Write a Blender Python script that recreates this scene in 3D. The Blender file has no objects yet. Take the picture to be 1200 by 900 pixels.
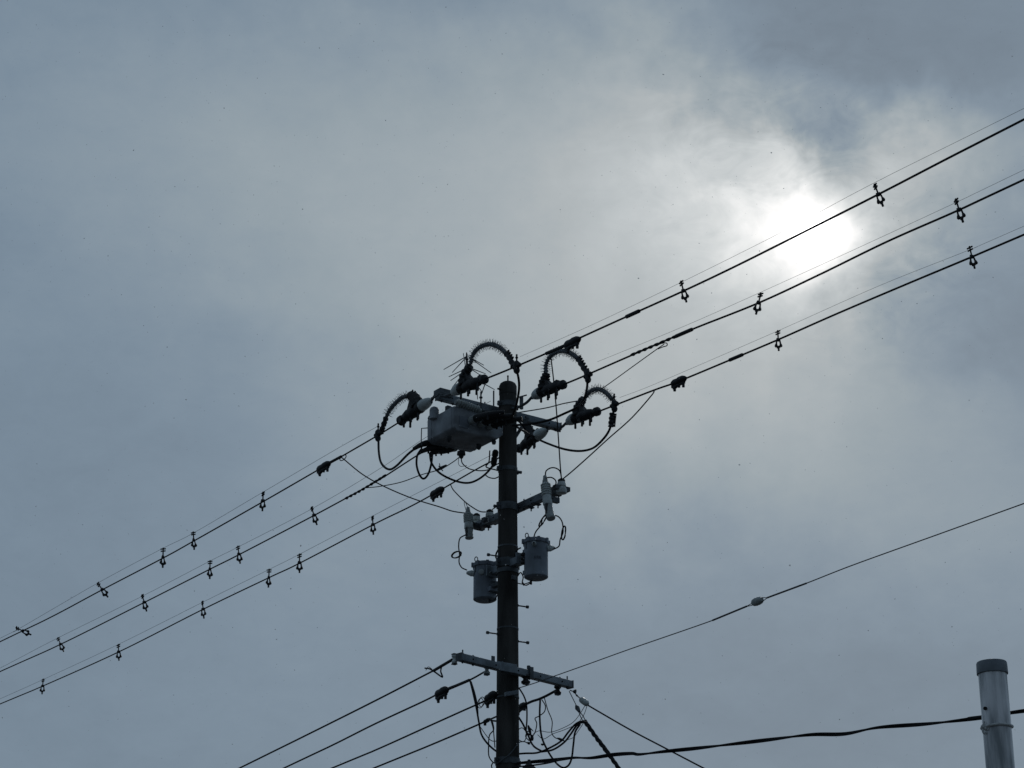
import bpy, bmesh, math, random
from mathutils import Vector as V, Matrix
random.seed(7)
R = math.radians
sc = bpy.context.scene
COL = sc.collection

# ------------------------------------------------------------------ camera
PITCH, FPX = R(22), 2600.0
CAM = V((0, 0, 1.6))
cd = bpy.data.cameras.new('camera'); co = bpy.data.objects.new('camera', cd); COL.objects.link(co)
co.location = CAM; co.rotation_euler = (R(90) + PITCH, 0, 0)
cd.sensor_width = 36; cd.lens = FPX / 1200 * 36; cd.clip_start = .05; cd.clip_end = 5000
sc.camera = co
RT, UP, FW = V((1, 0, 0)), V((0, -math.sin(PITCH), math.cos(PITCH))), V((0, math.cos(PITCH), math.sin(PITCH)))
def ray(px, py):
    return FW + RT * ((px - 600) / FPX) + UP * ((450 - py) / FPX)
def at(px, py, Y):                       # a point seen at px,py standing at distance Y
    d = ray(px, py); return CAM + d * (Y / d.y)

# real layout: the lines run along U, the crossarms along W, the pole stands at PC
U = V((.577, -.816, 0)).normalized(); W = V((.816, .577, 0)).normalized(); Z = V((0, 0, 1))
PC = V((at(595, 700, 24).x, 24, 0))
def plane(p0, d):                        # a vertical plane: maps photo points onto it
    n = V((-d.y, d.x, 0)); k = (p0 - CAM).dot(n)
    def f(px, py):
        r = ray(px, py); return CAM + r * (k / r.dot(n))
    return f
ARM = plane(PC - U * .17, W)             # upper crossarm, behind the pole
A0, A1 = ARM(513, 465), ARM(655, 500)
pW = {1: plane(A0, U), 2: plane(PC - U * .17 + W * .02, U), 3: plane(A1, U)}
MID = plane(PC, U)
LOW = plane(PC + U * .17, W)
def hz(px, py, z):
    r = ray(px, py); return CAM + r * ((z - CAM.z) / r.z)
for _o in range(12, 60):                  # bring the arm forward until it clears the pole face
    LOW = plane(PC + U * _o * .01, W); L0 = LOW(538, 770); L1 = hz(668.5, 802.5, L0.z)
    _d = (L1 - L0).to_2d().normalized(); _r = (PC - L0).to_2d()
    if _r.x * -_d.y + _r.y * _d.x > .168: break
print('low arm offset', _o)
LOWD = (L1 - L0).normalized(); LOW = plane(L0, LOWD)
pL = {1: plane(L0, U), 2: plane(L0 + (L1 - L0) * .26, U), 3: plane(PC - W * .13, U), 4: plane(PC + W * .02 - U * .1, U), 5: plane(L1 - (L1 - L0).normalized() * .12, U)}

# ------------------------------------------------------------------ materials
def mat(name, col, rough=.6, metal=0, noise=.25, scale=9, bump=.15, coord='Object', streak=None, spec=.5):
    m = bpy.data.materials.new(name); m.use_nodes = True
    nt = m.node_tree; N = nt.nodes; L = nt.links; b = N['Principled BSDF']
    b.inputs['Roughness'].default_value = rough; b.inputs['Metallic'].default_value = metal
    b.inputs['Specular IOR Level'].default_value = spec
    tc = N.new('ShaderNodeTexCoord'); mp = N.new('ShaderNodeMapping'); L.new(tc.outputs[coord], mp.inputs[0])
    if streak: mp.inputs['Scale'].default_value = streak
    n1 = N.new('ShaderNodeTexNoise'); n1.inputs['Scale'].default_value = scale; n1.inputs['Detail'].default_value = 6
    L.new(mp.outputs[0], n1.inputs['Vector'])
    r = N.new('ShaderNodeValToRGB'); L.new(n1.outputs['Fac'], r.inputs[0])
    r.color_ramp.elements[0].position = .36; r.color_ramp.elements[1].position = .66
    r.color_ramp.elements[0].color = [c * (1 - noise) for c in col] + [1]
    r.color_ramp.elements[1].color = [min(1, c * (1 + noise)) for c in col] + [1]
    L.new(r.outputs[0], b.inputs['Base Color'])
    if bump:
        bp = N.new('ShaderNodeBump'); bp.inputs['Strength'].default_value = bump; bp.inputs['Distance'].default_value = .01
        n2 = N.new('ShaderNodeTexNoise'); n2.inputs['Scale'].default_value = scale * 6; n2.inputs['Detail'].default_value = 4
        L.new(mp.outputs[0], n2.inputs['Vector']); L.new(n2.outputs['Fac'], bp.inputs['Height']); L.new(bp.outputs[0], b.inputs['Normal'])
    return m
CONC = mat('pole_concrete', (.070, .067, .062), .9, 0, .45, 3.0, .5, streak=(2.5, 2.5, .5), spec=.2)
STEEL = mat('galvanised_steel', (.20, .235, .26), .5, .35, .3, 7, .1)
STEELD = mat('weathered_steel', (.10, .115, .125), .6, .3, .4, 9, .2)
TANK = mat('painted_tank', (.215, .25, .29), .55, .0, .24, 6, .08)
TANK2 = mat('painted_switch_tank', (.30, .33, .355), .55, .0, .34, 5, .08)
PORC = mat('porcelain', (.62, .67, .65), .45, 0, .16, 14, 0, spec=.35)
PORCD = mat('dusty_porcelain', (.40, .44, .43), .5, 0, .2, 14, .05)
RUB = mat('black_rubber', (.018, .02, .022), .6, 0, .3, 20, .1)
WIRE = mat('wire_sheath', (.02, .022, .025), .75, 0, .2, 10, 0, spec=.25)
THIN = mat('thin_steel_wire', (.10, .105, .11), .5, .2, .1, 10, 0)
PIPE = mat('zinc_pipe', (.68, .73, .75), .36, .2, .5, 1.6, .08, streak=(38, 38, 5))
CAPM = mat('grey_pipe_cap', (.16, .185, .205), .55, 0, .25, 18, .1)
ROPE = mat('tie_cord', (.66, .68, .66), .8, 0, .25, 60, .4)
DARK = mat('hole_dark', (.01, .01, .012), .9, 0, 0, 5, 0)
STENC = mat('dark_paint', (.12, .135, .16), .7, 0, .2, 12, 0)
NEED = mat('spike_plastic', (.17, .19, .20), .5, 0, .2, 10, 0)
GRND = mat('wet_asphalt_ground', (.06, .06, .06), .85, 0, .4, .4, .4)
SNOW = mat('snow', (.8, .82, .84), .8, 0, .1, 30, 0)
_n = SNOW.node_tree.nodes; _l = SNOW.node_tree.links
_t = _n.new('ShaderNodeBsdfTranslucent'); _t.inputs[0].default_value = (.85, .88, .9, 1); _p = _n.new('ShaderNodeBsdfTransparent')
_a = _n.new('ShaderNodeMixShader'); _a.inputs[0].default_value = .5; _b = _n.new('ShaderNodeMixShader'); _b.inputs[0].default_value = .3
_l.new(_n['Principled BSDF'].outputs[0], _a.inputs[1]); _l.new(_t.outputs[0], _a.inputs[2]); _l.new(_a.outputs[0], _b.inputs[1]); _l.new(_p.outputs[0], _b.inputs[2])
_l.new(_b.outputs[0], _n['Material Output'].inputs[0])

# ------------------------------------------------------------------ mesh tools
def smooth(pts, n=6, closed=False):
    pts = [V(p) for p in pts]
    if len(pts) < 3: return pts
    P = ([pts[-1]] + pts + pts[:2]) if closed else ([pts[0] * 2 - pts[1]] + pts + [pts[-1] * 2 - pts[-2]])
    out = []
    for i in range(1, len(P) - 2):
        a, b, c, d = P[i - 1:i + 3]
        for k in range(n):
            t = k / n
            out.append(.5 * ((2 * b) + (c - a) * t + (2 * a - 5 * b + 4 * c - d) * t * t + (3 * b - a - 3 * c + d) * t ** 3))
    if not closed: out.append(pts[-1])
    return out
def frame(d):
    d = d.normalized(); a = V((0, 0, 1)) if abs(d.z) < .9 else V((1, 0, 0))
    x = d.cross(a).normalized(); return x, x.cross(d).normalized()
class M:
    def __init__(s): s.v = []; s.f = []
    def rings(s, rs, cap=True, loop=False):
        k = len(rs[0]); o = len(s.v)
        for r in rs: s.v += [V(p) for p in r]
        n = len(rs)
        for i in range(n if loop else n - 1):
            j = (i + 1) % n
            for a in range(k):
                b = (a + 1) % k
                s.f.append((o + i * k + a, o + i * k + b, o + j * k + b, o + j * k + a))
        if cap and not loop:
            s.f.append(tuple(o + a for a in reversed(range(k)))); s.f.append(tuple(o + (n - 1) * k + a for a in range(k)))
        return s
    def tube(s, pts, r, seg=7, loop=False):
        pts = [V(p) for p in pts]; n = len(pts); rs = []
        rr = r if isinstance(r, (list, tuple)) else [r] * n
        px = None
        for i, p in enumerate(pts):
            a = pts[(i - 1) % n] if (loop or i) else p; b = pts[(i + 1) % n] if (loop or i < n - 1) else p
            t = (b - a).normalized()
            if px is None: px, _ = frame(t)
            x = px - t * px.dot(t)
            if x.length < 1e-6: x, _ = frame(t)
            x.normalize(); px = x; y = t.cross(x)
            rs.append([p + (x * math.cos(q) + y * math.sin(q)) * rr[i] for q in [2 * math.pi * k / seg for k in range(seg)]])
        return s.rings(rs, loop=loop)
    def turn(s, p0, p1, prof, seg=16):           # profile: (fraction along p0..p1, radius)
        p0, p1 = V(p0), V(p1); x, y = frame(p1 - p0)
        return s.rings([[p0.lerp(p1, t) + (x * math.cos(q) + y * math.sin(q)) * max(r, .0005) for q in [2 * math.pi * k / seg for k in range(seg)]] for t, r in prof])
    def rod(s, p0, p1, r, seg=8): return s.turn(p0, p1, [(0, r), (1, r)], seg)
    def box(s, c, ex, ey, ez, a, b, h):          # centre, three axes, three sizes
        c = V(c); ex, ey, ez = ex.normalized() * a / 2, ey.normalized() * b / 2, ez.normalized() * h / 2
        lo = [c - ex - ey - ez, c + ex - ey - ez, c + ex + ey - ez, c - ex + ey - ez]
        return s.rings([lo, [p + ez * 2 for p in lo]])
    def ball(s, c, r, seg=10, ax=Z, st=1.0):
        n = 6; c = V(c); a = ax.normalized()
        return s.turn(c - a * r * st, c + a * r * st, [((1 - math.cos(math.pi * i / n)) / 2, r * math.sin(math.pi * i / n)) for i in range(n + 1)], seg)
    def build(s, name, m, parent=None, bevel=0):
        me = bpy.data.meshes.new(name)
        if parent is None:
            base = sum(s.v, V((0, 0, 0))) / len(s.v)
        else:
            base = V((0, 0, 0)); p = parent
            while p is not None: base += p.location; p = p.parent
        me.from_pydata([tuple(p - base) for p in s.v], [], s.f)
        bm = bmesh.new(); bm.from_mesh(me); bmesh.ops.recalc_face_normals(bm, faces=bm.faces)
        if bevel: bmesh.ops.bevel(bm, geom=[e for e in bm.edges if e.calc_face_angle(0) > .5], offset=bevel, segments=3, affect='EDGES', profile=.5)
        bm.to_mesh(me); bm.free()
        me.shade_smooth(); me.set_sharp_from_angle(angle=R(38)); me.materials.append(m)
        o = bpy.data.objects.new(name, me); COL.objects.link(o)
        if parent is None: o.location = base
        else: o.parent = parent
        return o
def tag(o, label, cat=None, group=None, kind=None):
    if label: o['label'] = label
    if cat: o['category'] = cat
    if group: o['group'] = group
    if kind: o['kind'] = kind
    return o
def thing(name, loc, label, cat, group=None):
    o = bpy.data.objects.new(name, None); COL.objects.link(o); o.location = V(loc); o.empty_display_size = .1
    return tag(o, label, cat, group)
def mp(f, pts): return [f(*p) for p in pts]

# ------------------------------------------------------------------ setting
g = M(); S = 2500
g.v = [V((-S, -S, 0)), V((S, -S, 0)), V((S, S, 0)), V((-S, S, 0))]; g.f = [(0, 1, 2, 3)]
tag(g.build('ground', GRND), None, None, None, 'structure')

# ------------------------------------------------------------------ utility pole
ztop = at(595, 452, 24).z
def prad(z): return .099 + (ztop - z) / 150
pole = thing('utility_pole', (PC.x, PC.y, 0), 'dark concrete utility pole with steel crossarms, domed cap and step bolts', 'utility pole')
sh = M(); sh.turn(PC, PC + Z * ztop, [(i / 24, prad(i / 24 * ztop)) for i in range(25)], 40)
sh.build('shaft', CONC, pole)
cap = M(); T = PC + Z * ztop; rt = prad(ztop) + .001
cap.turn(T - Z * .12, T + Z * .055, [(0, rt), (.02, rt + .004), (.62, rt + .004), (.66, rt), (.8, rt * .9), (.9, rt * .66), (.97, rt * .35), (1, .01)], 32)
cap.rod(T + Z * .045, T + Z * .12, .009); cap.ball(T + Z * .12, .012, 8)
cap.rod(T - W * .09 - Z * .07, T - W * .145 - Z * .07, .012)
cap.build('pole_cap', CONC, pole)
bands = M()
def band(py, hh=.05, t=.006, lug=True):
    z = at(595, py, 24).z; r = prad(z)
    b = M(); b.rings([[PC + V((math.cos(q) * rr, math.sin(q) * rr, z + dz)) for q in [2 * math.pi * k / 40 for k in range(40)]] for rr, dz in ((r - .004, -hh / 2), (r + t, -hh / 2), (r + t, hh / 2), (r - .004, hh / 2))], loop=True)
    if lug:
        for s in (1, -1):
            b.box(PC + W * s * (r + .02) + Z * z, W, U, Z, .04, .03, hh * .9)
            b.rod(PC + W * s * (r + .025) + Z * z - U * .035, PC + W * s * (r + .025) + Z * z + U * .035, .007)
    b.build('pole_band', STEELD, pole)
for py, hh, t, lug in ((475, .06, .008, True), (551, .05, .006, True), (595, .09, .008, True), (641.5, .02, .004, False), (661, .10, .010, True), (670, .05, .010, False), (737.5, .018, .004, False), (818, .018, .004, False), (893, .07, .008, True)):
    band(py, hh, t, lug)
def step_bolt(py, s, ln=.13):
    z = at(595, py, 24).z; d = (W * s + U * .15 * s).normalized(); r = prad(z); p = PC + Z * z
    b = M(); b.rod(p + d * (r - .01), p + d * (r + ln), .0085, 8); b.rod(p + d * (r + ln - .012), p + d * (r + ln + .014), .018, 10)
    b.rod(p + d * (r - .005), p + d * (r + .012), .02, 8)
    b.build('step_bolt', STEELD, pole)
for py, s in ((551, 1), (595.5, -1), (653.5, -1), (708, 1), (744.5, -1), (750, 1)): step_bolt(py, s, .055 if py < 600 else .13)

def crossarm(p0, p1, hgt, dep, holes=5, away=1):
    a = M(); d = p1 - p0; side = d.cross(Z).normalized()
    a.box((p0 + p1) / 2, d, side, side.cross(d), d.length, dep, hgt)
    o = a.build('crossarm', STEEL, pole, .006)
    for q, sg in ((p0, -1), (p1, 1)):
        e = M(); e.box(q + d.normalized() * sg * .003, d, side, side.cross(d), .010, dep + .008, hgt + .008); e.build('end_cap', STEELD, o)
    up = side.cross(d).normalized()
    if up.z < 0: up = -up
    for i in range(holes):
        t = (i + .5) / holes
        c = p0.lerp(p1, t); h = M(); h.rod(c - side * (dep / 2 + .003), c + side * (dep / 2 + .003), .010, 10); h.build('bolt_hole', DARK, o)
    for t in (.03, .12, .38, .62, .9, .97):
        c = p0.lerp(p1, t); b = M(); b.rod(c - up * (hgt / 2 + .02), c + up * (hgt / 2 + random.choice((.02, .035, .05))), .008, 8)
        b.rod(c + up * (hgt / 2), c + up * (hgt / 2 + .012), .016, 6); b.rod(c - up * (hgt / 2), c - up * (hgt / 2 + .012), .016, 6)
        b.build('bolt', STEELD, o)
    return o
# upper arm, low arm
zA = (A0.z + A1.z) / 2; A0.z = A1.z = zA
print('arm z', ARM(513, 465).z, ARM(655, 500).z, 'low', L0.z, L1.z, 'len', (A1 - A0).length, (L1 - L0).length)
crossarm(A0 - Z * .0, A1 - Z * .0, .085, .085)
L0.z = L1.z = (L0.z + L1.z) / 2
crossarm(L0, L1, .08, .08)
# middle arm runs along the lines
MARM = plane(PC + W * .17, U)
M0 = MARM(560, 617); M1 = hz(660.5, 579.5, M0.z); M1 = V((*(M0 + U * (M1 - M0).dot(U)).xy, M0.z))
print('mid end', M1)
print('mid z', M0.z, M1.z, (M1 - M0).length)
zM = (M0.z + M1.z) / 2; M0.z = M1.z = zM
OFF = W * .17
crossarm(M0, M1, .085, .085, 6)
br = M()   # diagonal braces under the upper arm and brackets on the middle arm
br.box((ARM(626, 492) + (PC + Z * ARM(608, 522).z)) / 2, ARM(626, 492) - ARM(607, 522), U, W, .36, .012, .045)
br.build('brace', STEELD, pole)
br = M(); br.box((ARM(563, 478) + ARM(583, 506)) / 2, ARM(563, 478) - ARM(583, 506), U, W, .36, .012, .045); br.build('brace', STEELD, pole)
for px in (570, 620, 628, 652):
    q = MARM(px, 600); q.z = zM
    b = M(); b.box(q - Z * .048, U, W, Z, .05, .12, .012); b.rod(q - Z * .09 + W * .03, q + Z * .075 + W * .03, .008); b.rod(q + Z * .045 + W * .03 - U * .03, q + Z * .055 + W * .03 + U * .03, .01)
    b.build('arm_bracket', STEELD, pole)
m_ = M(); q = ARM(611, 472); m_.box(q, W, U, Z, .035, .03, .16); m_.tube([ARM(606, 466), ARM(617, 463)], .009); m_.build('arm_post', STEELD, pole)
m_ = M(); q = ARM(578.5, 470); m_.rod(q - Z * .1, q + Z * .13, .009); m_.build('arm_post', STEELD, pole)
m_ = M(); q = ARM(519, 462); m_.box(q, W, U, Z, .17, .14, .09); m_.build('arm_end_clamp', STEELD, pole, .008)
# transformer hanger on the pole
zt = at(595, 663, 24).z
b = M(); b.box(PC + Z * zt, U, W, Z, .66, .10, .085); b.box(PC + Z * (zt - .0) + U * .30, U, W, Z, .02, .2, .13); b.box(PC + Z * zt - U * .28, U, W, Z, .02, .2, .13)
b.build('transformer_hanger', STEEL, pole, .004)
b = M(); b.box(PC + Z * (zt - .17) - U * .1, U, W, Z, .46, .06, .05); b.build('transformer_hanger', STEELD, pole, .004)

# ------------------------------------------------------------------ overhead lines
def wire(name, pts, r, label, cat, group=None, m=WIRE, n=10, seg=7):
    o = M().tube(smooth(pts, n), r, seg).build(name, m)
    return tag(o, label, cat, group)
def cover(parent, p0, p1, r=.032, nubs=3, name='connector_cover'):
    p0, p1 = V(p0), V(p1); d = p1 - p0; ln = d.length
    c = M(); c.turn(p0, p1, [(0, .013), (.06, r * .7), (.2, r), (.45, r * .92), (.55, r * 1.08), (.8, r), (.93, r * .65), (1, .014)], 12)
    c.box(p0.lerp(p1, .45) - Z * r * .5, d, d.cross(Z), Z, ln * .8, r * .9, r * 1.5); c.box(p0.lerp(p1, .3) - Z * r * .8, d + Z * ln * .3, d.cross(Z), Z, ln * .35, r * .8, r * 1.3)
    for i in range(nubs):
        q = p0.lerp(p1, .2 + .6 * i / max(1, nubs - 1)) - Z * r * .8; c.rod(q, q - Z * r * (1.0 + .5 * ((i + 1) % 2)), .016, 8)
    return c.build(name, RUB, parent)
def twisted(pts, r, off, turns_per_m, k=2, ph=0):
    """k strands wound round one another"""
    P = smooth(pts, 40); m = M(); s = 0; strands = [[] for _ in range(k)]
    for i, p in enumerate(P):
        if i: s += (p - P[i - 1]).length
        t = (P[min(i + 1, len(P) - 1)] - P[max(i - 1, 0)]); x, y = frame(t)
        for j in range(k):
            a = ph + s * turns_per_m * 2 * math.pi + j * 2 * math.pi / k
            strands[j].append(p + x * math.cos(a) * off + y * math.sin(a) * off)
    for st in strands: m.tube(st, r, 6)
    return m

def ext(f, a, b, t): # extend beyond the frame
    pa, pb = f(*a), f(*b); return pb + (pb - pa) * t
def line(f, pts, before=0, after=0):
    P = mp(f, pts)
    if before: P.insert(0, P[0] + (P[0] - P[1]).normalized() * before)
    if after: P.append(P[-1] + (P[-1] - P[-2]).normalized() * after)
    return P
RW = .0106
GL = 'high-voltage conductors strung to the pole'
right = {
 1: [(569, 444), (601, 431), (645, 412), (686, 393), (740, 368.5), (801, 341), (860, 313), (930, 278), (1029, 228), (1110, 186), (1200, 140)],
 2: [(662, 450), (686, 440), (749, 412.5), (811, 386), (889, 355), (960, 322), (1040, 283), (1124, 246), (1200, 210.5)],
 3: [(702, 482), (767, 457), (795, 447), (860, 420), (912, 398), (980, 368), (1060, 334), (1139, 301), (1200, 275)]}
left = {
 1: [(469, 494), (443, 510), (400, 535), (379, 547), (308, 588), (227, 634), (191, 654), (120, 691), (60, 723), (0, 752)],
 2: [(556, 494), (520, 516), (490, 533), (448, 560), (427, 572), (368, 604), (280, 650), (246, 667), (169, 706), (71, 755), (0, 787)],
 3: [(606.5, 528), (590, 534), (560, 549), (513, 576), (480, 594), (437, 615), (351, 660), (315, 677), (238, 714), (139, 764), (50, 804), (0, 825)]}
ordn = {1: 'top', 2: 'middle', 3: 'bottom'}
RL = {}; LL = {}
for k in (1, 2, 3):
    RL[k] = wire('power_line', line(pW[k], right[k], 0, 6), RW, ['', 'topmost black conductor crossing below the sun glow towards the upper right', 'middle black conductor climbing right from the pole under the sun glow', 'lowest black conductor of the three climbing right from the pole'][k], 'power line', GL)
    LL[k] = wire('power_line', line(pW[k], left[k], 0, 8), .0096, ['', 'topmost black conductor descending to the left from the rectangular switch', 'middle of three black conductors descending to the left behind the switch', 'lowest of the three high-voltage conductors descending left from the pole'][k], 'power line', GL)
P = mp(pW[1], [(662, 405), (680, 396.5)]); cover(RL[1], *P, r=.042)
sl = M(); sl.tube(mp(pW[1], [(734, 371.3), (749, 364.5)]), .021); sl.build('splice_sleeve', RUB, RL[1])
sl = M(); sl.tube(mp(pW[1], [(640, 414.4), (662, 405)]), .019); sl.build('splice_sleeve', RUB, RL[1])
sl = M(); sl.tube(mp(pW[2], [(792, 394.2), (811, 386)]), .021); sl.build('splice_sleeve', RUB, RL[2])
twisted(mp(pW[2], [(740, 416.2), (770, 403.6), (795, 393)]), .008, .011, 5).build('wire_wrap', RUB, RL[2])
P = mp(pW[3], [(787, 450.5), (804, 442.5)]); cover(RL[3], *P, r=.042)
sl = M(); sl.tube(mp(pW[3], [(855, 422), (870, 415.7)]), .02); sl.build('splice_sleeve', RUB, RL[3])
P = mp(pW[1], [(372, 551), (387, 542)]); cover(LL[1], *P, r=.042)
sl = M(); sl.tube(mp(pW[1], [(387, 542), (400, 535)]), .018); sl.build('splice_sleeve', RUB, LL[1])
P = mp(pW[3], [(505, 580.5), (520, 572)]); cover(LL[3], *P, r=.045)
twisted(mp(pW[2], [(405, 584.5), (427, 572.5), (452, 557)]), .008, .011, 5).build('wire_wrap', RUB, LL[2])

# thin crow-deterrent wires carried above each conductor
tr = {1: [(609.5, 418), (693, 381), (799, 330.5), (920, 270), (1025, 214), (1200, 127)],
      2: [(700, 424), (800, 383), (888, 344), (1000, 293), (1123, 236), (1200, 199)],
      3: [(726, 466), (770, 449), (911, 388), (1030, 335), (1138, 292), (1200, 265)]}
tl = {1: [(442, 500), (400, 523), (306, 578), (226, 625), (190, 643), (115, 683), (20, 738), (0, 748)],
      2: [(575, 470), (500, 512), (447, 548), (366, 596), (279, 641), (245, 658), (166, 699), (67, 748), (0, 783)],
      3: [(582, 530), (520, 562), (436, 605), (350, 650), (314, 668), (237, 706), (137, 756), (49, 797), (0, 819)]}
for k in (1, 2, 3):
    wire('guard_wire', line(pW[k], tr[k], 0, 6), .0017, 'thin grey wire running just above the %s right-hand conductor' % ordn[k], 'wire', 'thin guard wires above the conductors', THIN, 6, 5)
    wire('guard_wire', line(pW[k], tl[k], 0, 8), .0024, 'thin grey wire running just above the %s left-hand conductor' % ordn[k], 'wire', 'thin guard wires above the conductors', THIN, 6, 5)

# holders that carry the guard wires
def make_holder():
    o = thing('wire_holder', (0, 0, 0), 'x', 'wire holder', 'clips standing on the conductors')
    X, Y = V((1, 0, 0)), V((0, 1, 0))
    a = M(); a.rod((0, 0, .012), (0, 0, .118), .0085)
    for z, w in ((.105, .032), (.078, .030)):
        a.tube([(-w, 0, z - .004), (-.008, 0, z), (.008, 0, z), (w, 0, z + .003)], .0085, 6)
        a.tube([(0, -w * .5, z), (0, w * .5, z)], .005, 6)
    a.ball((0, 0, .113), .011, 8); a.build('stem', RUB, o)
    b = M()
    for s in (1, -1):
        b.tube(smooth([(s * .004, s * .012, .02), (s * .012, s * .016, -.015), (s * .017, s * .014, -.055), (s * .008, s * .004, -.085)], 4), .0095, 6)
        b.turn((s * .016, s * .014, -.035), (s * .027, s * .016, -.088), [(0, .006), (.4, .015), (.8, .017), (1, .008)], 8)
    b.turn((0, 0, .022), (0, 0, -.016), [(0, .010), (.3, .019), (.7, .019), (1, .012)], 10)
    b.build('clamp', RUB, o)
    c = M(); c.rod((0, 0, -.072), (0, 0, -.132), .0115); c.box(V((0, 0, -.092)), X, Y, Z, .042, .014, .013); c.ball((0, 0, -.122), .0115, 8)
    c.build('bolt', RUB, o)
    return o
holder = make_holder(); first = True
ds = ['nearest the pole', 'second from the pole', 'third from the pole', 'fourth from the pole', 'outermost']
hs = [(1, 'L', [(308, 587, 0, 0), (227, 633, -6, .8), (191, 653, -2, .9), (120, 691, -38, .1), (27, 739.5, -66, .1)]),
      (2, 'L', [(368, 604, -18, .1), (280, 649.5, -10, .6), (246, 667, -2, .8), (169, 706, -18, .3), (71, 755, -26, .2)]),
      (3, 'L', [(437, 615, -4, 0), (351, 659.5, -2, .7), (315, 677, 0, .9), (238, 714, -8, .1), (139, 764, -6, .2), (50, 804, 0, .4)]),
      (1, 'R', [(801, 341, -12, 0), (1029.5, 228, -16, 0)]), (2, 'R', [(889, 355, 14, .2), (1124, 246, -12, 0)]), (3, 'R', [(912, 398.5, 0, 0), (1139, 301, -8, 0)])]
for k, sd, lst in hs:
    for i, (px, py, tilt, yaw) in enumerate(lst):
        p = pW[k](px, py)
        if first: o = holder; first = False
        else:
            o = holder.copy(); COL.objects.link(o)
            for ch in holder.children:
                c = ch.copy(); COL.objects.link(c); c.parent = o
        o.location = p
        o.rotation_euler = (0, 0, 0)
        yaw += .3 * math.sin(px)
        xa = (U * math.cos(yaw) + W * math.sin(yaw)); za = (Z + RT * math.tan(R(tilt))).normalized() if abs(tilt) < 60 else (Z * .42 - RT * .9).normalized()
        xa = (xa - za * xa.dot(za)).normalized(); ya = za.cross(xa)
        s = (1.08 if sd == 'L' else .98) * random.uniform(.94, 1.06); yaw = yaw + random.uniform(-.25, .25)
        mtx = Matrix((xa, ya, za)).transposed()
        o.rotation_euler = mtx.to_euler(); o.scale = (s, s, s)
        nn = ds[min(i, 4)]
        if sd == 'R': nn = 'between pole and sun' if i == 0 else 'nearest the photo edge'
        if k == 3 and sd == 'L': nn = (ds[:4] + ['fifth from the pole', 'outermost, sixth from the pole'])[i]
        st = ', tipped over' if abs(tilt) > 30 else ''
        o['label'] = 'small black clip on the %s %s conductor, %s%s' % (ordn[k], 'left' if sd == 'L' else 'right', nn, st)

# ------------------------------------------------------------------ dead-end insulators with clamp covers
def tension(f, por, strap, body, hump, label, big=1.0, side=-1):
    root = thing('strain_insulator', f(*strap[-1]), label, 'insulator', 'white strain insulators with black clamp covers')
    a, b = f(*por[0]), f(*por[1])
    M().turn(a, b, [(0, .014), (.06, .026), (.22, .046), (.45, .060), (.7, .067), (.9, .066), (1, .055)], 22).build('porcelain', PORC, root)
    s = M(); q = smooth(mp(f, strap), 5); s.tube(q, .016, 8); x, y = frame(q[-1] - q[0]); s.rod(q[-1] - W * .045, q[-1] + W * .045, .014); s.rod(q[0] - y * .035, q[0] + y * .035, .011)
    s.build('link_strap', STEELD, root)
    c = M(); p0, p1 = f(*body[0]), f(*body[1]); r = .064 * big; d = p1 - p0
    c.turn(p0, p1, [(0, r * .6), (.04, r), (.14, r * 1.05), (.2, r * .82), (.28, r * 1.0), (.45, r * 1.02), (.5, r * .86), (.57, r * 1.0), (.72, r * .8), (.78, r * .45), (.84, r * .55), (.87, r * .85), (.95, r * .85), (.97, r * .5), (1, .02)], 14)
    for i in range(5):
        t = .12 + .155 * i; q = p0.lerp(p1, t); ln = r * (1.15 + .35 * ((i * 7) % 3 == 0)); w = W * (.022 if i % 2 else -.018)
        c.rod(q + w, q + w - Z * (ln + .03), .0135, 8); c.ball(q + w - Z * (ln + .03), .0165, 6)
    c.build('clamp_cover', RUB, root)
    h = M(); H = smooth(mp(f, hump), 5); n = len(H)
    h.tube(H, [r * (1.22 - .55 * (i / (n - 1)) + .12 * math.sin(i * 2.1)) for i in range(n)], 10)
    # small stay between hump and body, leaving a gap
    g0 = H[n // 2] - (p1 - p0).normalized() * r * .75; h.tube([g0, g0 * .5 + p0 * .5 - (p1 - p0).normalized() * r * .6, p0], .011, 6)
    for i in range(1, n - 1, 3):
        x, y = frame(H[i + 1] - H[i - 1]); sgn = 1 if y.dot(U) > 0 else -1
        h.rod(H[i], H[i] + y * sgn * r * 1.05, .011, 6); h.rod(H[i] , H[i] - y * sgn * r * .95, .009, 6)
    mid = H[n // 3]                        # web that joins the hump to the body
    tri = [H[0] - d.normalized() * r * .2, H[2 * n // 3], p0.lerp(p1, .62)]
    h.rings([[p + W * r * .55 for p in tri], [p - W * r * .55 for p in tri]])
    for i in range(7):
        q = p0.lerp(p1, .08 + .12 * i) + Z * r * random.uniform(-.5, .9) + W * r * random.uniform(-.6, .6)
        h.box(q, d + Z * random.uniform(-.4, .4) * d.length, W, Z, r * random.uniform(.5, 1), r * .8, r * random.uniform(.6, 1.2))
    h.build('jumper_cover', RUB, root)
    return root
T1 = tension(pW[1], [(529, 461), (541, 454)], [(530, 460.5), (525, 463), (519, 464.5)], [(538, 456), (570, 443.5)], [(545, 452), (544, 444), (546.5, 436), (551, 429)], 'strain insulator under the umbrella of thin spikes, topmost beside the pole cap')
T2 = tension(pW[2], [(624, 465), (634, 459.5)], [(624, 464.5), (618, 471), (612, 475), (603, 479)], [(632, 460), (662, 450)], [(638, 457), (637.5, 450), (639, 443), (641, 437)], 'strain insulator at the foot of the spiked arch just right of the pole')
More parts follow.
